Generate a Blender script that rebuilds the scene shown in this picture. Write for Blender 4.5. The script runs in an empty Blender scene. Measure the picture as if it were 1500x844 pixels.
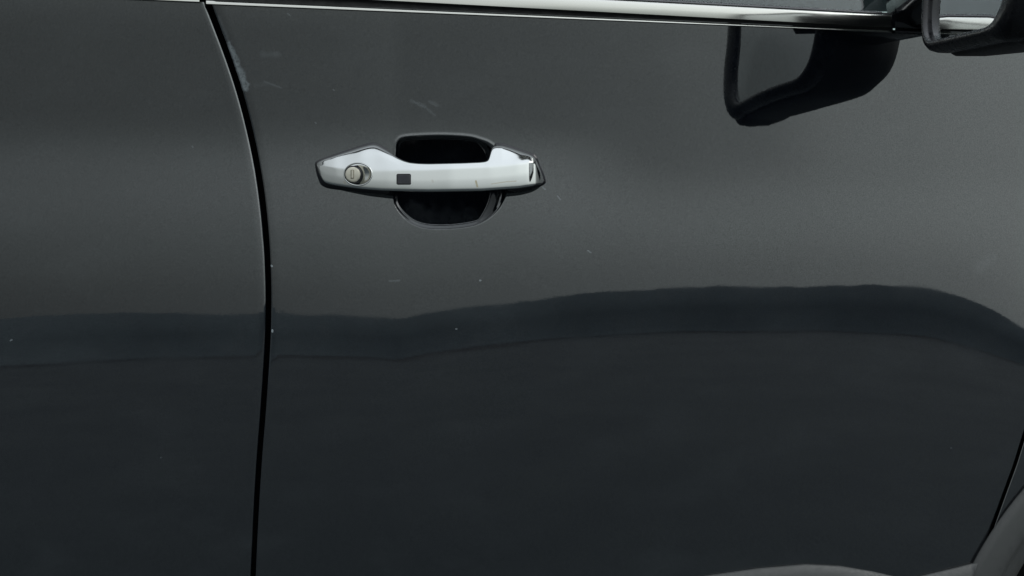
import bpy, bmesh, math, random
import numpy as np
from mathutils import Vector
random.seed(7); rng = np.random.default_rng(7)
R_ = math.radians
scene = bpy.context.scene
# ------------------------------------------------------------------ camera
K = 0.00075          # metres per photo pixel on the door plane (y = 0)
D = 1.20             # camera distance
ZC = 0.95            # camera height
cd = bpy.data.cameras.new('camera'); cam = bpy.data.objects.new('camera', cd)
scene.collection.objects.link(cam)
cam.location = (0, -D, ZC); cam.rotation_euler = (R_(90), 0, 0)
cd.sensor_width = 36; cd.lens = 36*D/(1500*K); cd.clip_start = .01; cd.clip_end = 3000
scene.camera = cam
# ------------------------------------------------------------------ sky and sun (overcast daylight)
SUN_EL, SUN_AZ = 45, 75          # az: degrees from -Y (behind camera) towards +X
w = bpy.data.worlds.new('World'); scene.world = w; w.use_nodes = True
nt = w.node_tree; N = nt.nodes; L = nt.links; N.clear()
out = N.new('ShaderNodeOutputWorld'); bg = N.new('ShaderNodeBackground'); bg.inputs[1].default_value = .1
sky = N.new('ShaderNodeTexSky'); sky.sky_type = 'NISHITA'; sky.sun_disc = False
sky.sun_elevation = R_(SUN_EL); sky.sun_rotation = R_(180-SUN_AZ); sky.dust_density = 4; sky.air_density = 1.2
tc = N.new('ShaderNodeTexCoord'); sp = N.new('ShaderNodeSeparateXYZ'); L.new(tc.outputs['Generated'], sp.inputs[0])
ramp = N.new('ShaderNodeValToRGB'); L.new(sp.outputs['Z'], ramp.inputs[0])
e = ramp.color_ramp.elements
e[0].position = 0; e[0].color = (.46, .50, .505, 1)
e[1].position = 1; e[1].color = (1.33, 1.42, 1.53, 1)
for p, c in ((.05, (.48, .525, .53, 1)), (.11, (.60, .655, .655, 1)), (.18, (.78, .84, .84, 1)), (.30, (1.22, 1.30, 1.30, 1)), (.6, (1.30, 1.39, 1.43, 1))):
    el = ramp.color_ramp.elements.new(p); el.color = c
cl = N.new('ShaderNodeTexNoise'); cl.inputs['Scale'].default_value = 1.6; cl.inputs['Detail'].default_value = 3
L.new(tc.outputs['Generated'], cl.inputs['Vector'])
cm = N.new('ShaderNodeMapRange'); cm.inputs[3].default_value = 9.2; cm.inputs[4].default_value = 12.2
L.new(cl.outputs[0], cm.inputs[0])
sdir = (math.sin(R_(SUN_AZ))*math.cos(R_(SUN_EL)), -math.cos(R_(SUN_AZ))*math.cos(R_(SUN_EL)), math.sin(R_(SUN_EL)))
dt = N.new('ShaderNodeVectorMath'); dt.operation = 'DOT_PRODUCT'; L.new(tc.outputs['Generated'], dt.inputs[0]); dt.inputs[1].default_value = sdir
gl_ = N.new('ShaderNodeMapRange'); L.new(dt.outputs['Value'], gl_.inputs[0])          # thin cloud is brighter round the veiled sun
for i_, q_ in enumerate((-.2, .8, .43, 1.33)): gl_.inputs[i_+1].default_value = q_
cg = N.new('ShaderNodeMath'); cg.operation = 'MULTIPLY'; L.new(cm.outputs[0], cg.inputs[0]); L.new(gl_.outputs[0], cg.inputs[1])
mu = N.new('ShaderNodeVectorMath'); mu.operation = 'SCALE'
L.new(ramp.outputs[0], mu.inputs[0]); L.new(cg.outputs[0], mu.inputs['Scale'])
hs = N.new('ShaderNodeHueSaturation'); hs.inputs['Saturation'].default_value = .5; L.new(sky.outputs[0], hs.inputs['Color'])
mx = N.new('ShaderNodeMix'); mx.data_type = 'RGBA'; mx.inputs[0].default_value = .85
L.new(hs.outputs[0], mx.inputs[6]); L.new(mu.outputs[0], mx.inputs[7])
L.new(mx.outputs[2], bg.inputs[0]); L.new(bg.outputs[0], out.inputs[0])
sd = bpy.data.lights.new('sun', 'SUN'); sd.energy = .6; sd.angle = R_(25); sd.color = (1, .97, .92)
sun = bpy.data.objects.new('sun', sd); scene.collection.objects.link(sun)
dv = Vector((math.sin(R_(SUN_AZ))*math.cos(R_(SUN_EL)), -math.cos(R_(SUN_AZ))*math.cos(R_(SUN_EL)), math.sin(R_(SUN_EL))))
sun.rotation_euler = dv.to_track_quat('Z', 'Y').to_euler(); sun.location = dv*30
scene.view_settings.view_transform = 'Standard'; scene.view_settings.look = 'None'
scene.view_settings.exposure = 0; scene.view_settings.gamma = 1; scene.view_settings.use_curve_mapping = False
scene.render.engine = 'CYCLES'
scene.cycles.max_bounces = 10; scene.cycles.glossy_bounces = 8

# ------------------------------------------------------------------ helpers
def link(o): scene.collection.objects.link(o); return o
def mesh_obj(name, verts, faces, mat, parent=None, smooth=True):
    me = bpy.data.meshes.new(name); me.from_pydata([tuple(map(float, v)) for v in verts], [], faces); me.update()
    bm = bmesh.new(); bm.from_mesh(me); bmesh.ops.recalc_face_normals(bm, faces=bm.faces); bm.to_mesh(me); bm.free()
    if smooth: me.polygons.foreach_set('use_smooth', [True]*len(me.polygons))
    o = bpy.data.objects.new(name, me); link(o)
    if mat: me.materials.append(mat)
    if parent: o.parent = parent
    return o
def sharp(o, deg=35):
    bm = bmesh.new(); bm.from_mesh(o.data)
    for ed in bm.edges:
        if len(ed.link_faces) == 2 and ed.calc_face_angle(0) > R_(deg): ed.smooth = False
    bm.to_mesh(o.data); bm.free()
def px(u, v, y=0.0):
    s = K*(1+y/D)
    return ((u-750)*s, y, ZC+(422-v)*s)
def grid_faces(nr, nc, close_c=False, close_r=False):
    F = []
    for i in range(nr if close_r else nr-1):
        for j in range(nc if close_c else nc-1):
            F.append((i*nc+j, i*nc+(j+1) % nc, ((i+1) % nr)*nc+(j+1) % nc, ((i+1) % nr)*nc+j))
    return F
def box(name, x0, x1, y0, y1, z0, z1, mat, parent=None, bev=.004):
    bm = bmesh.new(); bmesh.ops.create_cube(bm, size=1)
    for vv in bm.verts: vv.co = Vector(((x0+x1)/2+vv.co.x*(x1-x0), (y0+y1)/2+vv.co.y*(y1-y0), (z0+z1)/2+vv.co.z*(z1-z0)))
    if bev: bmesh.ops.bevel(bm, geom=bm.edges[:], offset=bev, segments=2, affect='EDGES', profile=.5)
    me = bpy.data.meshes.new(name); bm.to_mesh(me); bm.free(); me.materials.append(mat)
    o = bpy.data.objects.new(name, me); link(o); o.parent = parent; return o
def sstep(a, b, x):
    t = np.clip((x-a)/(b-a), 0, 1); return t*t*(3-2*t)

# ------------------------------------------------------------------ materials
def new_mat(name):
    m = bpy.data.materials.new(name); m.use_nodes = True
    return m, m.node_tree, m.node_tree.nodes['Principled BSDF']
def math_n(t, op, a, b=None, c=None, clamp=False):
    n = t.nodes.new('ShaderNodeMath'); n.operation = op; n.use_clamp = clamp
    for i, q in enumerate((a, b, c)):
        if q is None: continue
        if isinstance(q, (int, float)): n.inputs[i].default_value = q
        else: t.links.new(q, n.inputs[i])
    return n.outputs[0]
def noise(t, vec, scale, detail=2, rough=.5, stretch=None):
    n = t.nodes.new('ShaderNodeTexNoise'); n.inputs['Scale'].default_value = scale
    n.inputs['Detail'].default_value = detail; n.inputs['Roughness'].default_value = rough
    if stretch:
        mp = t.nodes.new('ShaderNodeMapping'); mp.inputs['Scale'].default_value = stretch
        t.links.new(vec, mp.inputs[0]); vec = mp.outputs[0]
    t.links.new(vec, n.inputs['Vector']); return n.outputs[0]
def maprange(t, x, a, b, c=0, d=1, smooth=True):
    n = t.nodes.new('ShaderNodeMapRange'); n.interpolation_type = 'SMOOTHSTEP' if smooth else 'LINEAR'
    t.links.new(x, n.inputs[0])
    for i, q in enumerate((a, b, c, d)): n.inputs[i+1].default_value = q
    return n.outputs[0]
def pos(t): return t.nodes.new('ShaderNodeNewGeometry').outputs['Position']
def seg_mask(t, P, a, b, r, soft=.6, strength=1, brk=None, y=0.0):
    """mask of a smear lying between two points of the door, r in pixels"""
    A = Vector(px(*a, y)); B = Vector(px(*b, y)); A.y = B.y = 0
    xz = t.nodes.new('ShaderNodeVectorMath'); xz.operation = 'MULTIPLY'; t.links.new(P, xz.inputs[0]); xz.inputs[1].default_value = (1, 0, 1)
    s = t.nodes.new('ShaderNodeVectorMath'); s.operation = 'SUBTRACT'; t.links.new(xz.outputs[0], s.inputs[0]); s.inputs[1].default_value = A
    d = t.nodes.new('ShaderNodeVectorMath'); d.operation = 'DOT_PRODUCT'; t.links.new(s.outputs[0], d.inputs[0])
    ab = B-A; d.inputs[1].default_value = ab/max(ab.length_squared, 1e-9)
    tt = math_n(t, 'ADD', d.outputs['Value'], 0, clamp=True)
    sc = t.nodes.new('ShaderNodeVectorMath'); sc.operation = 'SCALE'; sc.inputs[0].default_value = ab; t.links.new(tt, sc.inputs['Scale'])
    ds = t.nodes.new('ShaderNodeVectorMath'); ds.operation = 'DISTANCE'; t.links.new(s.outputs[0], ds.inputs[0]); t.links.new(sc.outputs[0], ds.inputs[1])
    dist = ds.outputs['Value']
    if r > 2.5: dist = math_n(t, 'ADD', dist, math_n(t, 'MULTIPLY', math_n(t, 'SUBTRACT', noise(t, P, 130, 3, .65), .5), r*K*2.2))
    m = maprange(t, dist, r*K*(1-soft), r*K, 1, 0)
    if brk is not None: m = math_n(t, 'MULTIPLY', m, brk)
    return math_n(t, 'MULTIPLY', m, strength)

MARKS = [  # (from, to, radius px, softness, strength) scuffs and dust seen on the paint
    ((334, 62), (357, 128), 7, .8, .50), ((345, 95), (357, 122), 8, .7, .50), ((320, 25), (336, 70), 5, .9, .10),
    ((602, 146), (622, 156), 4, .7, .17), ((622, 156), (637, 168), 3, .8, .12), ((629, 148), (640, 154), 3.5, .7, .13),
    ((385, 79), (405, 78), 8, .95, .10), ((370, 123), (395, 121), 5, .9, .05), ((385, 118), (410, 127), 2, .8, .12),
    ((1472, 390), (1496, 376), 13, .95, .08), ((570, 412), (585, 411), 2, .7, .16),
    ((596, 318), (690, 318), 26, .9, .045), ((600, 300), (630, 322), 16, .9, .06),
    ((817, 287), (821, 292), 1.2, .4, .3), ((861, 367), (866, 370), 1.2, .4, .35), ((396, 389), (397, 390), 1.6, .3, .8),
    ((398, 484), (398, 486), 1.6, .3, .8), ((421, 20), (425, 23), 1.3, .4, .22), ((703, 411), (704, 411), 1.4, .3, .6),
    ((487, 130), (488, 131), 1.1, .3, .22), ((276, 212), (277, 213), 1.2, .3, .2), ((668, 482), (669, 482), 1.2, .3, .45),
    ((1424, 668), (1425, 668), 1.1, .3, .2), ((232, 672), (233, 672), 1.1, .3, .2), ((460, 178), (461, 179), 1.1, .3, .22),
    ((795, 274), (799, 277), 1.4, .5, .4), ((5, 500), (7, 499), 1.3, .3, .4), ((1220, 321), (1262, 319), 2.2, .8, -.1),
    ((1262, 319), (1306, 317), 3, .8, -.1)]
def paint_material():
    m, t, b = new_mat('dark_metallic_paint'); P = pos(t)
    fl = noise(t, P, 1100, 1)                       # metallic flake
    n1 = noise(t, P, 9, 4, .6, (1, 1, 2.2)); n2 = noise(t, P, 260, 3, .7)
    dust = math_n(t, 'MULTIPLY', maprange(t, n1, .45, .8, 0, .030), maprange(t, n2, .3, .7, .35, 1))
    tot = dust
    for a, bb, r, so, st in MARKS:
        if st < 0: continue
        brk = maprange(t, n2, .3, .6, .35, 1) if r > 2.5 else None
        tot = math_n(t, 'MAXIMUM', tot, seg_mask(t, P, a, bb, r, so, st, brk))
    base = t.nodes.new('ShaderNodeMix'); base.data_type = 'RGBA'
    base.inputs[6].default_value = (.0016, .0024, .0042, 1); base.inputs[7].default_value = (.26, .30, .32, 1)
    t.links.new(tot, base.inputs[0])
    f2 = t.nodes.new('ShaderNodeMix'); f2.data_type = 'RGBA'; f2.blend_type = 'ADD'; t.links.new(base.outputs[2], f2.inputs[6])
    f2.inputs[7].default_value = (.004, .0046, .005, 1); t.links.new(maprange(t, fl, .5, .8, 0, 1, False), f2.inputs[0])
    t.links.new(f2.outputs[2], b.inputs['Base Color'])
    b.inputs['IOR'].default_value = 2.3
    g1 = maprange(t, noise(t, P, 850, 2, .6), .3, .7, .68, 1.0, False)
    cmb = t.nodes.new('ShaderNodeCombineColor')
    for q in range(3): t.links.new(math_n(t, 'MULTIPLY', g1, (.96, .995, 1.0)[q]), cmb.inputs[q])
    t.links.new(cmb.outputs[0], b.inputs['Specular Tint'])
    ro = math_n(t, 'MULTIPLY_ADD', tot, .5, .014)
    ro = math_n(t, 'ADD', ro, maprange(t, n1, .3, .8, 0, .022)); t.links.new(ro, b.inputs['Roughness'])
    bp = t.nodes.new('ShaderNodeBump'); bp.inputs['Distance'].default_value = 2.2e-6; bp.inputs['Strength'].default_value = 1
    t.links.new(noise(t, P, 420, 2), bp.inputs['Height']); t.links.new(bp.outputs[0], b.inputs['Normal'])
    return m
PAINT = paint_material()
def simple(name, col, rough, metal=0, ior=1.5, ns=None, namp=.3, bump=0, bscale=800):
    m, t, b = new_mat(name); P = pos(t)
    b.inputs['Metallic'].default_value = metal; b.inputs['IOR'].default_value = ior
    n = noise(t, P, ns or 120, 4, .6)
    mx = t.nodes.new('ShaderNodeMix'); mx.data_type = 'RGBA'
    mx.inputs[6].default_value = (*[c*(1-namp) for c in col], 1); mx.inputs[7].default_value = (*[min(1, c*(1+namp)) for c in col], 1)
    t.links.new(n, mx.inputs[0]); t.links.new(mx.outputs[2], b.inputs['Base Color'])
    t.links.new(maprange(t, n, .3, .7, rough*.8, rough*1.25), b.inputs['Roughness'])
    if bump:
        bp = t.nodes.new('ShaderNodeBump'); bp.inputs['Distance'].default_value = bump
        t.links.new(noise(t, P, bscale, 2), bp.inputs['Height']); t.links.new(bp.outputs[0], b.inputs['Normal'])
    return m
def chrome_material():
    m, t, b = new_mat('worn_chrome'); P = pos(t); Y = -.036
    b.inputs['Metallic'].default_value = 1
    n = noise(t, P, 60, 4, .6); n2 = noise(t, P, 900, 2)
    sc = None
    for a, bb, r, so, st in (((697, 265), (699, 273), 1.8, .5, .75), ((720, 269), (742, 265.5), 1.1, .7, .42), ((742, 265.5), (756, 264.5), 1.1, .7, .42),
                             ((633, 264), (634, 266), 2.2, .9, .2), ((500, 264), (502, 266), 2, .8, .35), ((504, 276), (512, 276.5), 1.2, .6, .5)):
        k = seg_mask(t, P, a, bb, r, so, st, maprange(t, n2, .3, .6, .6, 1), Y)
        sc = k if sc is None else math_n(t, 'MAXIMUM', sc, k)
    mx = t.nodes.new('ShaderNodeMix'); mx.data_type = 'RGBA'
    mx.inputs[6].default_value = (.475, .49, .48, 1); mx.inputs[7].default_value = (.30, .25, .13, 1)
    t.links.new(sc, mx.inputs[0]); t.links.new(mx.outputs[2], b.inputs['Base Color'])
    ro = math_n(t, 'ADD', maprange(t, n, .3, .75, .05, .10), math_n(t, 'MULTIPLY', sc, .4)); t.links.new(ro, b.inputs['Roughness'])
    return m
CHROME = chrome_material()
TRIM = simple('bright_trim_metal', (.46, .46, .43), .14, 1, namp=.03, ns=30)
RUBBER = simple('black_rubber', (.008, .008, .009), .45)
GLOSSBLK = simple('gloss_black_plastic', (.006, .007, .010), .12, ior=1.45)
RIMBLK = simple('satin_black_plastic', (.0045, .005, .007), .25, bump=4e-6)
CLAD = simple('grained_grey_plastic', (.043, .046, .046), .55, bump=3e-5, bscale=1400, namp=.25, ns=300)
SHELL = simple('dark_mirror_shell', (.014, .015, .017), .45, bump=1.5e-5, bscale=1600, namp=.3, ns=500)
CAVITY = simple('shut_line_black', (.003, .003, .0035), .8)
BEIGE = simple('lock_metal', (.52, .50, .42), .38, .25, namp=.08, ns=200)
SLOT = simple('lock_slot', (.22, .20, .15), .5, .3)
SENSOR = simple('sensor_rubber', (.016, .017, .022), .55, bump=2e-5, bscale=2500)
MIRROR = simple('mirror_silver', (.93, .955, .96), .004, 1, namp=.02, ns=25)
TYRE = simple('tyre_rubber', (.02, .02, .02), .8, ns=200)
ALLOY = simple('wheel_alloy', (.35, .36, .37), .3, 1, namp=.05)
INNER = simple('interior_dark', (.012, .012, .013), .8)
CAVITY.node_tree.nodes['Principled BSDF'].inputs['Specular IOR Level'].default_value = 0
def glass_material():
    m, t, b = new_mat('tinted_window_glass')
    b.inputs['Base Color'].default_value = (.56, .68, .67, 1); b.inputs['Roughness'].default_value = .01
    b.inputs['Transmission Weight'].default_value = 1; b.inputs['IOR'].default_value = 1.5
    P = pos(t); t.links.new(maprange(t, noise(t, P, 14, 4), .3, .8, .005, .03), b.inputs['Roughness']); return m
GLASS = glass_material()
def ground_material():
    m, t, b = new_mat('worn_concrete'); P = pos(t)
    n = noise(t, P, .6, 6, .6); n2 = noise(t, P, 40, 4, .7)
    s = math_n(t, 'ADD', math_n(t, 'MULTIPLY', n, .6), math_n(t, 'MULTIPLY', n2, .4))
    mx = t.nodes.new('ShaderNodeMix'); mx.data_type = 'RGBA'; mx.inputs[6].default_value = (.024, .032, .036, 1); mx.inputs[7].default_value = (.038, .047, .050, 1)
    t.links.new(maprange(t, s, .35, .65), mx.inputs[0]); t.links.new(mx.outputs[2], b.inputs['Base Color'])
    b.inputs['Roughness'].default_value = .9
    bp = t.nodes.new('ShaderNodeBump'); bp.inputs['Distance'].default_value = .004; t.links.new(n2, bp.inputs['Height']); t.links.new(bp.outputs[0], b.inputs['Normal'])
    return m
GROUND = ground_material()
BANK = simple('dull_grassy_earth', (.088, .107, .116), .95, ns=1.5, namp=.25)

# ------------------------------------------------------------------ setting: ground and the low bank mirrored in the paint
g = 40; gx = np.linspace(-600, 600, g); V = [(x, y, 0) for y in gx for x in gx]
ground = mesh_obj('ground', V, grid_faces(g, g), GROUND); ground['kind'] = 'structure'
ground['label'] = 'worn grey concrete ground beside the car, mirrored in the lower door'
V = []; nb = 500
hn = np.convolve(rng.normal(size=nb+40), np.hanning(11), 'same')[20:nb+20]*.012+np.convolve(rng.normal(size=nb+100), np.hanning(61), 'same')[50:nb+50]*.016
for (yy, hh) in ((-24.6, -.05), (-24.9, .12), (-25.2, .55), (-25.6, 1.1), (-26.2, 1.0), (-28, .8), (-31, -.05)):
    for j in range(nb):
        a = (j/(nb-1)-.5)*math.pi*.94; rr_ = -yy+.25*math.sin(a*23)+hn[j]*.8
        V.append((rr_*math.sin(a), -rr_*math.cos(a), hh*1.30*(1+hn[j]*(.5 if hh > .3 else .1))))
bank = mesh_obj('earth_bank', V, grid_faces(7, nb), BANK); bank['kind'] = 'structure'
bank['label'] = 'low dull bank far behind the viewer, mirrored as a dark band in the door'

V = []  # unseen dark strip added to draw a thin line in the door reflection
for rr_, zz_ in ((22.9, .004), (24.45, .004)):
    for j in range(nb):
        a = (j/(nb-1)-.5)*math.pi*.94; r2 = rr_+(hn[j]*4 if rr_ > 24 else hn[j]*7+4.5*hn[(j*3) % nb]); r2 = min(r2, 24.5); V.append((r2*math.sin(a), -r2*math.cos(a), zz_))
foot_strip = mesh_obj('added_dark_strip', V, grid_faces(2, nb), simple('dark_strip_tone', (.010, .012, .013), .8, ns=.8, namp=.8)); foot_strip['kind'] = 'structure'
foot_strip['label'] = 'dark strip added along the foot of the bank, mirrored as a thin line'
# ------------------------------------------------------------------ the car body surface
vv = np.arange(-900, 1500, 1.0)
tt = np.interp(vv, [-900, -50, 50, 150, 215, 290, 350, 440, 510, 844, 1100, 1500], [-2, -2, -2.6, -2.2, .9, 2.6, 2.1, 1.1, .55, -2.1, -6, -10])
kw = np.hanning(71); kw /= kw.sum(); ttp = np.pad(tt, 35, mode='edge'); tt = np.convolve(ttp, kw, 'valid')
YV = np.cumsum(-np.tan(np.radians(tt))*K); YV -= np.interp(440, vv, YV)     # y(v); +y = into the car
va = np.degrees(np.arctan((422-vv)*K/D))
def lvl(e_, win):
    q = ((e_-va)/2-tt)*np.interp(vv, *win); q = np.convolve(np.pad(q, 35, mode='edge'), kw, 'valid')
    Y = np.cumsum(-np.tan(np.radians(q))*K); return Y-np.interp(440, vv, Y)
YV4 = lvl(3.0, ([-900, 0, 60, 230, 330, 1500], [0, 0, 1, 1, 0, 0]))
YV2 = lvl(6.0, ([-900, 0, 60, 240, 340, 1500], [0, 0, 1, 1, 0, 0]))
YV3 = lvl(2.6, ([-900, -60, 40, 175, 235, 1500], [0, 0, 1, 1, 0, 0]))
uu = np.arange(-1000, 3000, 1.0)
bd = np.interp(uu, [-1000, 0, 200, 390, 480, 545, 580, 620, 700, 800, 1000, 1200, 1350, 1420, 3000], [-26, -25, -15, -9, -11, -14, -17, -8, 4, 14, 26, 28, 22, 12, 12])
kw2 = np.hanning(45); kw2 /= kw2.sum(); bd = np.convolve(np.pad(bd, 22, mode='edge'), kw2, 'valid')
TAU = np.radians(-bd*.0257)
def base_f(u, v):
    u = np.asarray(u, float); v = np.asarray(v, float)
    z = (422-v)*K; x = (u-750)*K
    y = np.interp(v, vv, YV)
    y = y+np.tan(np.interp(u, uu, TAU))*(z+.0135)
    xc = np.clip(x, -9, .58); y = y+np.where(x > 0, xc*xc/4.0, xc*xc/18.0)
    xe = np.clip(x-.58, 0, 9); y = y+.05*xe+.24*.12*(1-np.exp(-xe/.12))
    # the shoulder crease fades out towards the mirror
    wm = sstep(760, 1000, u); wb = sstep(1090, 1250, u)
    y = y+wb*np.interp(v, vv, YV2)+(wm-wb)*np.interp(v, vv, YV4)+(1-wm)*np.interp(v, vv, YV3)
    y = y-.010*((u-1080)*K)*np.exp(-((u-1080)/110)**2-((v-52)/40)**2)
    # the front edge of the door turns away towards the wheel arch
    q = np.clip((u-1330)/170, 0, 1.6)
    y = y+.0030*q**2.5*np.tanh((z+.02)/.08)
    # tiny dents and press waves
    y = y+.6e-5*np.sin(u*.021+v*.013)*np.sin(v*.026+1)+3e-6*np.sin(u*.06+.5)*np.sin(v*.047)
    y = y+8e-5*np.exp(-((u-411)/12)**2-((v-462)/16)**2)
    return y
def inpoly(P, pts):
    pass
BOWL = np.array([(580, 215), (583, 206.5), (591, 201.5), (615, 199.3), (650, 198.5), (685, 200.5), (702, 204.5), (718, 211), (732, 225), (741, 250), (743, 280),
                 (737, 300), (726, 314), (710, 325), (690, 332), (655, 336), (625, 335), (605, 329), (590, 318), (579, 303), (576.5, 290), (577, 260), (578.5, 235)])
def smooth_closed(P, n=240):
    m = len(P); out = []
    for i in range(m):
        p0, p1, p2, p3 = P[i-1], P[i], P[(i+1) % m], P[(i+2) % m]
        for s in np.linspace(0, 1, max(2, n//m), endpoint=False):
            out.append(.5*((2*p1)+(-p0+p2)*s+(2*p0-5*p1+4*p2-p3)*s*s+(-p0+3*p1-3*p2+p3)*s**3))
    return np.array(out)
BOWLC = smooth_closed(BOWL)
def sdf(u, v, C):
    P = np.stack([u, v], -1); d = np.full(u.shape, 1e9); ins = np.zeros(u.shape, bool)
    for i in range(len(C)):
        a = C[i-1]; b = C[i]; ab = b-a; t = np.clip(((P-a)@ab)/(ab@ab+1e-12), 0, 1)
        q = P-a-t[..., None]*ab; d = np.minimum(d, np.hypot(q[..., 0], q[..., 1]))
        c = ((a[1] > v) != (b[1] > v)); ins ^= c & (u < (b[0]-a[0])*(v-a[1])/(b[1]-a[1]+1e-12)+a[0])
    return np.where(ins, d, -d)
def door_f(u, v):
    y = base_f(u, v)
    m = (u > 540) & (u < 790) & (v > 170) & (v < 370)
    if m.any():
        us, vs = u[m], v[m]; s = sdf(us, vs, BOWLC)
        flo = .012+.012*(1-((vs-275)/73)**2)+.004*(1-((us-640)/75)**2)
        dep = np.clip(flo, 0, 1)*sstep(0, 1, s/(5.0+1.5*sstep(290, 320, vs)))*sstep(0, 1, (s+2)/np.where(us > 690, 4+44*sstep(690, 745, us), 4))
        lip = -.00035*np.exp(-((s+1.2)/2.2)**2)*sstep(260, 220, vs)
        y = y.copy(); y[m] += dep+lip
    return y
# seams in photo pixels
SU = np.array([(-60, 283), (0, 303), (40, 318.5), (85, 335.5), (130, 350.5), (170, 361.5), (220, 373), (270, 382), (320, 388), (370, 392), (430, 394), (490, 393), (540, 390), (600, 386), (660, 381), (720, 377), (780, 374), (844, 371), (1000, 366), (1100, 365)], float)
_sv = np.arange(-60, 1100, 4.); _su = np.interp(_sv, SU[:, 0], SU[:, 1]); _k = np.hanning(21); _k /= _k.sum(); _su = np.convolve(np.pad(_su, 10, mode='reflect', reflect_type='odd'), _k, 'valid')
def seam(v): return np.interp(v, _sv, _su)
def gapw(v): return np.interp(v, [0, 400, 844], [8.5, 7.0, 5.8])
FR = np.array([(-60, 1560), (60, 1572), (200, 1580), (400, 1562), (520, 1535), (600, 1512), (638, 1500), (680, 1487), (725, 1470.5), (768, 1455), (822, 1436), (860, 1424), (950, 1400), (1100, 1370)], float)
def fseam(v): return np.interp(v, FR[:, 0], FR[:, 1])
def belt(u): return 1+(np.asarray(u, float)-306)*.0437
def lines(a, b, fine=(), step=12.):
    out = [a]
    while out[-1] < b-1e-6:
        x = out[-1]; st = step
        for (f0, f1, fs) in fine:
            if f0-1e-6 <= x < f1: st = min(st, fs)
            elif x < f0 and x+st > f0: st = min(st, max(f0-x, fs))
        out.append(min(b, x+st))
    return np.array(out)
ROLL = 2.6; TH = np.linspace(0, math.pi/2, 6)[1:]
def panel(name, us, vs, func, left=None, right=None, lref=0, rref=0, top=None, tref=0, wl=150, wr=150, parent=None, mat=None, cut=None, ROLL=2.6):
    """height-field body panel; left / right edges follow a seam and roll inward"""
    cols = []
    if left is not None:
        cols.append((us[0], -ROLL, .024))
        for th in TH[::-1]: cols.append((us[0], -ROLL*math.sin(th), ROLL*K*(1-math.cos(th))))
    for q in us: cols.append((q, 0, 0))
    if right is not None:
        for th in TH: cols.append((us[-1], ROLL*math.sin(th), ROLL*K*(1-math.cos(th))))
        cols.append((us[-1], ROLL, .024))
    U0 = np.array([c[0] for c in cols]); DU = np.array([c[1] for c in cols]); DY = np.array([c[2] for c in cols])
    UU, VV = np.meshgrid(U0, vs)
    VB = VV.copy()
    if top is not None:
        wt = np.clip(1-(VV-tref)/110, 0, 1); VV = VV+(top(UU)-tref)*wt
    if left is not None: UU = UU+(left(VV)+ROLL-lref)*np.clip(1-(UU-us[0])/wl, 0, 1)
    if right is not None: UU = UU+(right(VV)-ROLL-rref)*np.clip(1-(us[-1]-UU)/wr, 0, 1)
    UU = UU+DU[None, :]
    Y = func(UU, VV)+DY[None, :]
    s = K*(1+Y/D); X = (UU-750)*s; Z = ZC+(422-VV)*s
    nr, nc = UU.shape; F = grid_faces(nr, nc)
    Vt = np.stack([X, Y, Z], -1).reshape(-1, 3)
    if cut: F = [f for f in F if not cut(Vt[list(f)].mean(0))]
    return mesh_obj(name, Vt, F, mat or PAINT, parent)

car = bpy.data.objects.new('parked_car', None); link(car); car.location = (0, 0, 0); car.empty_display_size = .3
car['label'] = 'glossy black car seen close at its front door, with chrome handle and window trim'
car['category'] = 'car'
# wheel / arch geometry
WC = (.891, ZC-.505); RIN, ROUT = .40, .435
fine_u = ((560, 760, .7), (540, 560, 4.), (760, 790, 4.)); fine_v = ((188, 346, .7), (175, 188, 4.), (346, 360, 4.))
front_door = panel('front_door', lines(400, 1490, fine_u, 10), lines(25, 1010, fine_v, 10), door_f,
                   left=lambda v: seam(v)+gapw(v)/2, lref=400, right=lambda v: fseam(v)-2.2, rref=1490, top=lambda u: belt(u)-1, tref=25, parent=car)
rear_door = panel('rear_door', lines(-820, 380, (), 10), lines(25, 1010, (), 10), lambda u, v: base_f(u, v)+.0012,
                  right=lambda v: seam(v)-gapw(v)/2, rref=380, top=lambda u: belt(u)-1, tref=25, parent=car, ROLL=4.5)
fender = panel('front_fender', lines(1500, 2480, (), 12), lines(20, 1010, (), 8), lambda u, v: base_f(np.minimum(u, 1700), v)+np.clip(u-1700, 0, 9e9)**2*6e-8,
               left=lambda v: fseam(v)+2.2, lref=1500, wl=220, parent=car,
               cut=lambda c: math.hypot(c[0]/(1+c[1]/D)-WC[0], ZC+(c[2]-ZC)/(1+c[1]/D)-WC[1]) < .418)
front_door['label'] = 'glossy black front door with the hollowed handle bowl and faint scuffs'
# dark door jambs behind the gaps
def jamb(name, sf, v0, v1, wid):
    V = []; vs = np.linspace(v0, v1, 60)
    for v in vs:
        for du in (-wid, wid):
            y = float(base_f(np.array([sf(v)]), np.array([v]))[0])+.015
            V.append(px(sf(v)+du, v, y))
    return mesh_obj(name, V, grid_faces(60, 2), CAVITY, car)
jamb('door_jamb', seam, -40, 1000, 22); jamb('door_jamb', fseam, 0, 1000, 22)
box('body_shell', -1.15, 1.55, .27, 1.75, .30, 1.10, INNER, car)

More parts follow.
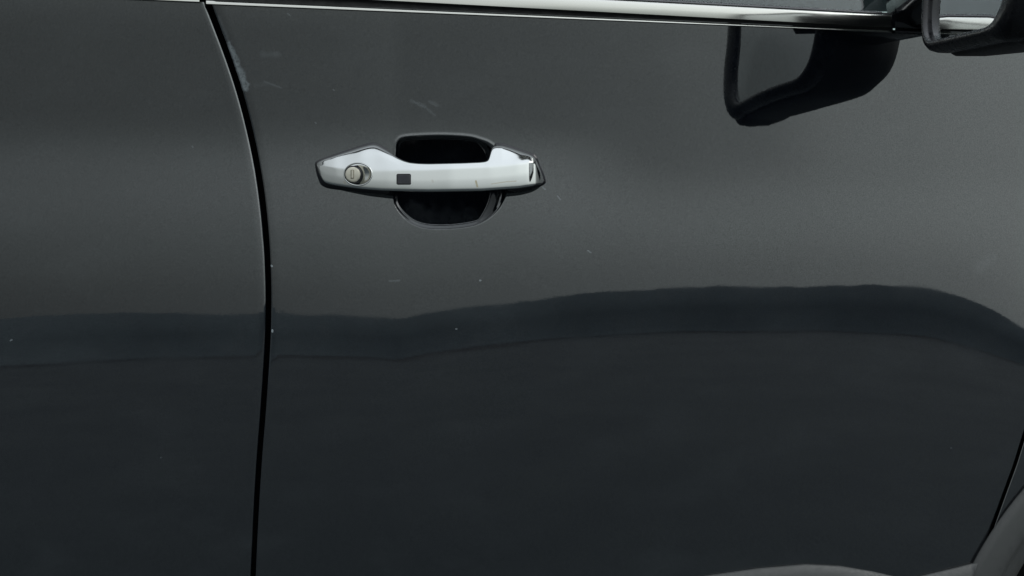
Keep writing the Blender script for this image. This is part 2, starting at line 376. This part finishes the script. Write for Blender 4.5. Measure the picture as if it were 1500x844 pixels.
# ------------------------------------------------------------------ lower cladding
ck = np.array([(-820, 905), (600, 893), (900, 868), (980, 852), (1050, 841), (1110, 832.5), (1180, 826.5), (1230, 829), (1280, 837.5), (1318, 846.5), (1335, 847), (1360, 841), (1400, 831.5), (1436, 822)], float)
def sill_clad(name, u0, u1, edge, n, rightseam=None):
    V = []; us = np.linspace(u0, u1, n)
    for u in us:
        vt = float(np.interp(u, ck[:, 0], ck[:, 1])) if edge else 905
        for (dvv, dy) in ((0, .004), (0, -.001), (.8, -.0035), (2.2, -.0048), (14, -.0085), (40, -.014), (75, -.017), (110, -.012), (150, .0)):
            v = vt+dvv; uq = u
            if rightseam is not None: uq = min(u, rightseam(v)-2.5) if u > u1-80 else u
            y = float(base_f(np.array([uq]), np.array([min(v, 900)]))[0])+dy
            V.append(px(uq, v, y))
    return mesh_obj(name, V, grid_faces(n, 9), CLAD, front_door if edge else rear_door)
sill_clad('lower_cladding', 375, 1436, True, 150, fseam)
sill_clad('lower_cladding', -820, 366, False, 20)
# wheel arch cladding and liner
WP = (.98, .392)       # wheel hub (x, z)
V = []; prof = ((ROUT, .006), (ROUT, -.002), (ROUT-.0012, -.0042), (ROUT-.012, -.007), (RIN+.010, -.009), (RIN+.0035, -.0085), (RIN+.0005, -.006), (RIN, -.001), (RIN-.004, .006), (RIN-.012, .009), (RIN-.014, .05))
na = 120
for i in range(na):
    a = R_(-25+230*i/(na-1))
    for r, dy in prof:
        x = WC[0]+r*math.cos(a); z = WC[1]+r*math.sin(a)
        u = 750+x/K; v = 422-(z-ZC)/K
        y = float(base_f(np.array([min(u, 1700)]), np.array([min(v, 900)]))[0])
        V.append(px(u, v, y+dy))
arch = mesh_obj('arch_cladding', V, grid_faces(na, len(prof)), CLAD, fender)
V = []
for i in range(na):
    a = R_(-25+230*i/(na-1))
    for r, y in ((RIN+.01, .13), (RIN+.02, .26), (RIN+.0, .44), (.05, .44)):
        V.append((WP[0]+1.09*r*math.cos(a), y, WP[1]+1.09*r*math.sin(a)))
mesh_obj('arch_liner', V, grid_faces(na, 4), CAVITY, fender)
# wheel
wheel = bpy.data.objects.new('wheel', None); link(wheel); wheel.parent = car
def lathe(name, prof, c, mat, parent, n=96):
    V = []
    for i in range(n):
        a = 2*math.pi*i/n
        for r, y in prof: V.append((c[0]+1.045*r*math.cos(a), y+.085, c[1]+1.045*r*math.sin(a)))
    return mesh_obj(name, V, grid_faces(n, len(prof), close_r=True), mat, parent)
lathe('tyre', [(.245, .075), (.25, .05), (.30, .038), (.345, .045), (.366, .06), (.374, .08), (.375, .12), (.375, .14), (.368, .142), (.368, .15), (.375, .152), (.375, .21), (.36, .25), (.25, .26)], WP, TYRE, wheel)
lathe('rim', [(.245, .06), (.25, .055), (.24, .07), (.22, .11), (.20, .2)], WP, ALLOY, wheel)
for k in range(5):
    a = 2*math.pi*k/5+.3; ca, sa = math.cos(a), math.sin(a); V = []
    for r, hw, y in ((.03, .03, .085), (.12, .022, .075), (.235, .03, .065)):
        for (o, dy) in ((-hw, .03), (-hw*.8, 0), (hw*.8, 0), (hw, .03)):
            V.append((WP[0]+r*ca-o*sa, y+dy+.085, WP[1]+r*sa+o*ca))
    mesh_obj('spoke', V, grid_faces(3, 4), ALLOY, wheel)
lathe('hub_cap', [(.001, .07), (.03, .072), (.038, .08), (.04, .1)], WP, ALLOY, wheel, 32)

# ------------------------------------------------------------------ window glass, trim, pillars
def strip(name, u0, u1, n, sect, mat, parent, capends=True):
    """sweep a section [(v function, y offset)] along the belt line"""
    V = []; us = np.linspace(u0, u1, n); m = len(sect)
    for u in us:
        for vf, dy in sect:
            v = float(vf(u)); y = float(base_f(np.array([u]), np.array([max(v, 8.)]))[0])+dy
            V.append(px(u, v, y))
    F = grid_faces(n, m, close_c=True)
    if capends: F += [tuple(range(m)), tuple(range((n-1)*m, n*m))]
    o = mesh_obj(name, V, F, mat, parent); sharp(o, 40); return o
def vl(u): return 23.6+(u-980)*.0534
def off(d): return lambda u: vl(u)+d
def lip(d): return lambda u: float(belt(u))+d*np.interp(u, [300, 900, 1300], [1.25, .8, .5])
sect_main = [(off(0), .006), (off(0), -.0062), (off(-.9), -.0078), (off(-8), -.0078), (off(-15.2), -.0070), (off(-16), -.0068), (off(-17.2), -.0066), (off(-18.6), -.0050), (off(-19.3), -.0030), (off(-19.6), .004)]
sect_lip = [(lip(4.2), .003), (lip(4.2), -.0030), (lip(3.8), -.0036), (lip(2.0), -.0033), (lip(.4), -.0028), (lip(0), -.0022), (lip(-.2), .003)]
for (a, b, par) in ((302, 1306, front_door), (-820, 292, rear_door)):
    strip('window_trim', a+8 if a > 0 else a, b, 60, sect_main, TRIM, par)
    strip('trim_lip', a, b, 60, sect_lip if b > 500 else [((lambda f: lambda u: f(u)-2.5)(f), q) for f, q in sect_lip], TRIM, par)
    strip('window_seal', a+2 if a > 0 else a, b+2 if b > 500 else b, 60, [(off(-22), .018), (off(-22), .0035), (off(-18), .0), (lambda u: float(belt(u))+2, .0006), (lambda u: float(belt(u))+2, .012)], RUBBER, par)
    strip('window_seal', a+2 if a > 0 else a, b-14 if b > 500 else b, 60, [(off(-19), .0), (off(-19.2), -.0025), (off(-20.6), -.0032), (off(-22.5), -.002), (off(-23.5), .004), (off(-19), .006)], RIMBLK, par)
# end cap of the trim
strip('trim_end', 1306.5, 1311, 3, [(off(.5), .006), (off(.5), -.0085), (off(-20), -.0075), (off(-21), .004)], RIMBLK, front_door)
def tilted(name, u0, u1, z0, z1, y0, lean, th, mat, parent):
    us = np.linspace(u0, u1, max(2, int((u1-u0)/40))); V = []
    for u in us:
        x = (u-750)*K; b = float(base_f(np.array([min(u, 1500)]), np.array([30.]))[0])+y0
        zs = np.linspace(z0, z1, 9); ys = [b+(z-z0)*lean*(.75+.5*(z-z0)/(z1-z0)) for z in zs]
        V += [(x, y_, z_) for y_, z_ in zip(ys, zs)]+[(x, y_+th, z_) for y_, z_ in zip(ys[::-1], zs[::-1])]
    F = grid_faces(len(us), 18, close_c=True)+[tuple(range(18)), tuple(range((len(us)-1)*18, len(us)*18))]
    o = mesh_obj(name, V, F, mat, parent); sharp(o, 40); return o
zb = ZC+.27
tilted('window_glass', 345, 1440, zb, ZC+.72, .016, .30, .004, GLASS, front_door)
tilted('window_glass', -820, 262, zb, ZC+.72, .016, .30, .004, GLASS, rear_door)
tilted('pillar_trim', 303, 352, ZC+.335, ZC+.74, .018, .30, .02, GLOSSBLK, front_door)
tilted('pillar_trim', 252, 297, ZC+.335, ZC+.74, .018, .30, .02, GLOSSBLK, rear_door)
V = [(-1.4, .17, ZC+.72), (1.0, .22, ZC+.72), (-1.4, .22, ZC+.79), (.9, .22, ZC+.79), (-1.4, .9, ZC+.83), (.75, .9, ZC+.83), (-1.4, 1.65, ZC+.72), (1.0, 1.65, ZC+.72)]
mesh_obj('roof', V, [(0, 1, 3, 2), (2, 3, 5, 4), (4, 5, 7, 6)], PAINT, car)

# ------------------------------------------------------------------ door handle
def smooth_tab(tab, xs, k=0):
    t = np.array(tab, float)
    if not k: return np.interp(xs, t[:, 0], t[:, 1])
    f = np.arange(t[0, 0], t[-1, 0]+.01, .25); y = np.interp(f, t[:, 0], t[:, 1]); n = int(k*4)//2*2+1
    h = np.hanning(n+2)[1:-1]; h /= h.sum(); y = np.convolve(np.pad(y, n//2, mode='reflect', reflect_type='odd'), h, 'valid')
    return np.interp(xs, f, y)
HU = np.unique(np.concatenate([np.linspace(463.5, 476, 10), np.linspace(476, 535, 14), np.linspace(535, 610, 30), np.linspace(610, 700, 16), np.linspace(700, 740, 26), np.linspace(740, 780, 14), np.linspace(780, 797, 14)]))
top = smooth_tab([(463.5, 240), (466, 236.8), (475, 232.3), (500, 223.3), (525, 214.8), (541, 210.3), (548, 209.8), (553, 211.2), (560, 215.2), (570, 221.5), (584, 230.7), (592, 234.7), (600, 237.2), (612, 238.7), (627, 239.2), (680, 238), (702, 237), (711, 235.8), (715.5, 233.5), (717.5, 229), (718.8, 220), (721.5, 214), (727, 211.5), (736, 211.7), (748, 215.2), (760, 219.6), (775, 225), (782, 229), (787, 237), (791, 247), (795, 258.5), (797, 264)], HU, 4)
bot = smooth_tab([(463.5, 241.5), (465, 250), (468, 257.5), (472, 265.5), (476, 269.8), (490, 273.2), (507, 275.8), (530, 278.7), (560, 281), (627, 282.4), (707, 281.2), (760, 277.6), (780, 274.3), (792, 271), (796, 268.5), (797, 265.5)], HU, 8)
rdg = smooth_tab([(463.5, 240.6), (467, 242.3), (500, 247), (547, 250), (627, 248.8), (707, 245.3), (747, 241.3), (765, 238.8), (782, 236.5), (787, 243.5), (791, 252), (797, 264.8)], HU, 14)
yr = smooth_tab([(463.5, -.004), (468, -.009), (476, -.014), (490, -.020), (530, -.0295), (570, -.034), (600, -.036), (660, -.037), (720, -.0345), (760, -.0315), (775, -.0290), (785, -.0240), (792, -.0160), (797, -.004)], HU, 16)
yt = yr+np.tan(np.radians(np.interp(HU, [463, 480, 700, 735, 765, 797], [33, 37, 36, 38, 47, 42])))*np.maximum(rdg-top, .5)*K
yk = smooth_tab([(463.5, .004), (555, .004), (572, -.006), (590, -.016), (610, -.020), (700, -.019), (712, -.014), (720, -.004), (727, .004), (797, .004)], HU, 16)
mf = smooth_tab([(463.5, .5), (505, .30), (528, .55), (545, .52), (560, .62), (572, .55), (584, .45), (600, .5), (797, .5)], HU, 14)
md = smooth_tab([(463.5, 0), (505, 0), (528, -.0016), (560, -.0022), (575, -.0010), (590, 0), (797, 0)], HU, 16)
yb = yr-.0022*np.clip((bot-rdg)/33, 0, 1)
rings = []
for i, u in enumerate(HU):
    f0 = float(base_f(np.array([u]), np.array([248.]))[0])
    h = bot[i]-top[i]
    vm = rdg[i]+(top[i]-rdg[i])*mf[i]; ym = yr[i]+(yt[i]-yr[i])*mf[i]+md[i]
    bv = bot[i]-min(3.2, .12*h)
    ctrl = [(bot[i]-.1*(bot[i]-rdg[i])*0-.25*0, yb[i]+min(.0018, .1*h*K), .35),          # lower lip
            (bv, yb[i], .25), (rdg[i]+.5*(bv-rdg[i]), (yr[i]+yb[i])/2-.0004, .3), (rdg[i], yr[i], .12), (vm, ym, .2), (top[i], yt[i], .25),
            (top[i]+.10*h, max(yk[i], yt[i]+.002), .3), (bot[i]-.16*h, max(yk[i], yb[i]+.003), .3)]
    ring = []; m = len(ctrl)
    for j in range(m):
        p = np.array(ctrl[j][:2]); q0 = np.array(ctrl[j-1][:2]); q1 = np.array(ctrl[(j+1) % m][:2]); fr = ctrl[j][2]*.6
        ring.append(p+(q0-p)*fr); ring.append(p+(q1-p)*fr)
    rings.append([px(u, r[0], r[1]+f0) for r in ring])
nr = len(rings); nc = len(rings[0])
V = [p for r in rings for p in r]; F = grid_faces(nr, nc, close_c=True)+[tuple(range(nc)), tuple(range((nr-1)*nc, nr*nc))]
handle = mesh_obj('door_handle', V, F, CHROME, None)
handle.data.materials.append(RIMBLK)
for p_, f_ in zip(handle.data.polygons, F):
    js = sorted(set(i_ % nc for i_ in f_))
    if len(f_) == 4 and (js[0] >= 11 or (js[0] == 0 and js[1] == nc-1)): p_.material_index = 1
def apply_mods(o):
    dg = bpy.context.evaluated_depsgraph_get(); dg.update(); me = bpy.data.meshes.new_from_object(o.evaluated_get(dg)); o.modifiers.clear(); o.data = me
ms = handle.modifiers.new('s', 'SUBSURF'); ms.levels = ms.render_levels = 2; apply_mods(handle)
def hsurf(u, v):
    """y of the handle front at photo pixel"""
    i = np.interp(u, HU, np.arange(len(HU))); f0 = float(base_f(np.array([u]), np.array([248.]))[0])
    r, b = np.interp(u, HU, rdg), np.interp(u, HU, bot); s = np.clip((v-r)/(b-r), 0, 1)
    return float(np.interp(u, HU, yr)*(1-s)+np.interp(u, HU, yb)*s)+f0
# scooped dish round the key cylinder
kc = (524.5, 255.6); ky = hsurf(524, 257)
cx, cy, cz = px(kc[0], kc[1], ky)
bm = bmesh.new(); bmesh.ops.create_uvsphere(bm, u_segments=64, v_segments=40, radius=1)
for vtx in bm.verts: vtx.co = Vector((cx+vtx.co.x*.0152, cy+vtx.co.y*.0065-vtx.co.x*.0042, cz+vtx.co.z*.0124))
me = bpy.data.meshes.new('cutter'); bm.to_mesh(me); bm.free(); cut = bpy.data.objects.new('cutter', me); link(cut)
mb = handle.modifiers.new('b', 'BOOLEAN'); mb.object = cut; mb.operation = 'DIFFERENCE'; mb.solver = 'EXACT'; apply_mods(handle)
bpy.data.objects.remove(cut)
handle.data.polygons.foreach_set('use_smooth', [True]*len(handle.data.polygons)); sharp(handle, 30)
handle.parent = car; handle['label'] = 'chrome pull handle with key lock and small dark touch sensor'
# bezel ring
V = []; nb_, mt = 72, 8
for i in range(nb_):
    a = 2*math.pi*i/nb_; u = kc[0]+math.cos(a)*20.4; v = kc[1]+math.sin(a)*16.4
    c = Vector(px(u, v, hsurf(u, v)))
    rad = Vector((math.cos(a), 0, -math.sin(a)))
    for j in range(mt):
        b = 2*math.pi*j/mt; V.append(c+rad*math.cos(b)*.0009+Vector((0, 1, 0))*math.sin(b)*.0007)
mesh_obj('lock_bezel', V, grid_faces(nb_, mt, True, True), CHROME, handle)
def disc(name, c, prof, mat, parent, n=48):
    V = []
    for i in range(n):
        a = 2*math.pi*i/n
        for r, y in prof: V.append((c[0]+r*math.cos(a), c[1]+y, c[2]+r*math.sin(a)))
    return mesh_obj(name, V, grid_faces(n, len(prof), close_r=True)+[tuple(i*len(prof) for i in range(n))], mat, parent)
kl = px(516.6, 255.6, ky+.0008)
cyl = disc('key_cylinder', kl, [(.0066, -.0002), (.0076, .0001), (.0081, .0007), (.0082, .002), (.0082, .012)], BEIGE, handle); sharp(cyl, 50)
disc('cylinder_collar', kl, [(.0084, .0022), (.0094, .0026), (.0098, .0036), (.0098, .012)], GLOSSBLK, handle)
box('key_slot', kl[0]-.0021, kl[0]+.0016, kl[1]-.0008, kl[1]+.002, kl[2]-.0046, kl[2]+.0050, SLOT, handle, .0004)
box('slot_shutter', kl[0]-.0011, kl[0]+.0007, kl[1]-.0011, kl[1]+.002, kl[2]-.0038, kl[2]+.0042, BEIGE, handle, .0003)
def rrect(name, uc, vc, hw, hh, rad, y0, y1, mat, parent, ybias=0):
    pts = []
    for (sx, sy, a0) in ((1, 1, 0), (-1, 1, 90), (-1, -1, 180), (1, -1, 270)):
        for k in range(5):
            a = R_(a0+22.5*k); pts.append((uc+sx*(hw-rad)+rad*math.cos(a), vc+sy*(hh-rad)+rad*math.sin(a)))
    n = len(pts); V = []
    for (sc, yy) in ((1, y1), (1, y0+.0002), (.94, y0)):
        for (u, v) in pts: V.append(px(uc+(u-uc)*sc, vc+(v-vc)*sc, hsurf(u, v)+yy))
    return mesh_obj(name, V, grid_faces(3, n, close_c=True)+[tuple(range(2*n, 3*n))], mat, parent, False)
rrect('sensor_frame', 591.3, 262.6, 10.6, 8.0, 2.2, -.0012, .003, GLOSSBLK, handle)
rrect('touch_sensor', 591.3, 262.8, 9.0, 6.3, 1.4, -.0015, .003, SENSOR, handle)
# rubber gaskets under the two ends of the handle
def gasket(pts):
    C = smooth_closed(np.array(pts, float), 80); V = []; n = len(C); c = C.mean(0)
    for (sc, dy) in ((1.0, .004), (1.0, -.0018), (.985, -.0026), (.6, -.003)):
        for p in C:
            q = c+(p-c)*sc; V.append(px(q[0], q[1], float(base_f(np.array([q[0]]), np.array([q[1]]))[0])+dy))
    return mesh_obj('handle_gasket', V, grid_faces(4, n, close_c=True)+[tuple(range(3*n, 4*n))], GLOSSBLK, handle)
gasket([(461.5, 242), (464.5, 235.8), (476, 230.8), (510, 219.2), (540, 209.6), (552, 209.6), (562, 215), (570, 221), (572, 240), (572, 270), (566, 284), (540, 283), (505, 279), (475, 274), (466, 262)])
gasket([(724, 214), (728, 209.8), (738, 210), (760, 217.6), (783, 226.5), (791, 242), (799, 262), (797, 270), (780, 276), (750, 280), (735, 270), (727, 240)])

# ------------------------------------------------------------------ side mirror
mirror = bpy.data.objects.new('side_mirror', None); link(mirror); mirror.parent = car
GI = Vector((.420, -.092, 0)); GO = Vector((.400, -.318, 0))          # inner and outer edge of the glass (plan)
ax = (GO-GI); GWID = ax.length; ax.normalize(); nf = Vector((-ax.y, ax.x, 0))
if nf.x < 0: nf = -nf                                                   # nf points to the front of the car
def rounded(poly, rads, n=10):
    out = []; m = len(poly)
    for i in range(m):
        p = np.array(poly[i], float); a = np.array(poly[i-1], float)-p; b = np.array(poly[(i+1) % m], float)-p
        la, lb = np.linalg.norm(a), np.linalg.norm(b); a /= la; b /= lb; r = min(rads[i], .45*la, .45*lb)
        P0, P2 = p+a*r, p+b*r
        for s in np.linspace(0, 1, n): out.append((1-s)**2*P0+2*s*(1-s)*p+s*s*P2)
    return np.array(out)
W = GWID
gl = rounded([(0, ZC+.249), (W, ZC+.214), (W*1.13, ZC+.32), (W*1.10, ZC+.385), (W*.1, ZC+.40), (-.012, ZC+.33)], [.055, .035, .06, .05, .05, .06], 12)
gc = gl.mean(0)
def dens(P, n):
    Q = np.vstack([P, P[:1]]); d = np.r_[0, np.cumsum(np.hypot(*np.diff(Q, axis=0).T))]; s = np.linspace(0, d[-1], n, endpoint=False)
    return np.stack([np.interp(s, d, Q[:, 0]), np.interp(s, d, Q[:, 1])], -1)
gl = dens(gl, 120)
tn = np.roll(gl, -1, 0)-np.roll(gl, 1, 0); nm = np.stack([tn[:, 1], -tn[:, 0]], -1); nm /= np.linalg.norm(nm, axis=1)[:, None]
if ((gl-gc)*nm).sum() < 0: nm = -nm
def mp(s, z, p): q = GI+ax*s+nf*(p+.105*(z-ZC-.25)); return (q.x, q.y, z)
wo = 1+2.2*np.clip(nm[:, 0], 0, 1)*sstep(.35*GWID, GWID*1.05, gl[:, 0])
def ring(o, p, sc=1, cc=None):
    cc = gc if cc is None else cc
    return [mp(*(cc+(g_+n_*o*o_-cc)*sc), p) for g_, n_, o_ in zip(gl, nm, wo)]
# glass, very slightly convex
V = []; rr = (1, .8, .6, .4, .2)
for s in rr: V += [mp(*(gc+(g_-gc)*s), .004-.0022*(1-s*s)) for g_ in gl]
V.append(mp(*gc, .004-.0022)); n = len(gl)
mesh_obj('mirror_glass', V, grid_faces(5, n, close_c=True)+[(4*n+i, 4*n+(i+1) % n, 5*n) for i in range(n)], MIRROR, mirror)
V = []; pr = ((.0, .012), (.0, .0), (.0012, -.004), (.003, -.005), (.007, -.0045), (.0105, -.001), (.0125, .006), (.013, .014), (.012, .03))
for o, p in pr: V += ring(o, p)
mesh_obj('mirror_rim', V, grid_faces(len(pr), n, close_c=True), RIMBLK, mirror)
V = []; cc2 = gc+np.array([-.03, .035])
for o, p, sc in ((.011, .020, 1), (.014, .0205, 1), (.016, .024, 1), (.0165, .05, 1), (.015, .085, .99), (.012, .12, .95), (.006, .15, .86), (0, .175, .68), (0, .188, .42), (0, .192, .15)):
    V += ring(o, p, sc, cc2)
mesh_obj('mirror_shell', V, grid_faces(10, n, close_c=True)+[tuple(range(9*n, 10*n))], SHELL, mirror)
# arm and corner plate
V = []
for t_ in np.linspace(0, 1, 10):
    c = Vector((.485-.010*t_, .07-.20*t_, ZC+.330)); hx = .050+.008*t_; hz = .034+.010*t_
    for k in range(16):
        a = 2*math.pi*k/16; ca, sa = math.cos(a), math.sin(a)
        V.append((c.x+hx*math.copysign(abs(ca)**.6, ca), c.y, c.z+hz*math.copysign(abs(sa)**.6, sa)))
mesh_obj('mirror_arm', V, grid_faces(10, 16, close_c=True), GLOSSBLK, mirror)
V = []
for u in np.linspace(1311, 1500, 12):
    for (vf, dy) in ((float(belt(u))-4, .006), (float(belt(u))-4, -.003), (float(belt(u))-6, -.0045), (float(belt(u))-30, -.004), (-80, .012), (-80, .03)):
        y = float(base_f(np.array([u]), np.array([max(vf, 8.)]))[0])+dy; V.append(px(u, vf, y))
mesh_obj('corner_plate', V, grid_faces(12, 6), GLOSSBLK, mirror)
V = []
for u in np.linspace(1311, 1500, 12):
    for (dv_, dy) in ((3.6, .003), (3.6, -.002), (1, -.0034), (-2, -.003), (-3.8, .003)):
        y = float(base_f(np.array([u]), np.array([float(belt(u))]))[0])+dy; V.append(px(u, float(belt(u))+dv_, y))
mesh_obj('plate_seal', V, grid_faces(12, 5), RIMBLK, mirror)
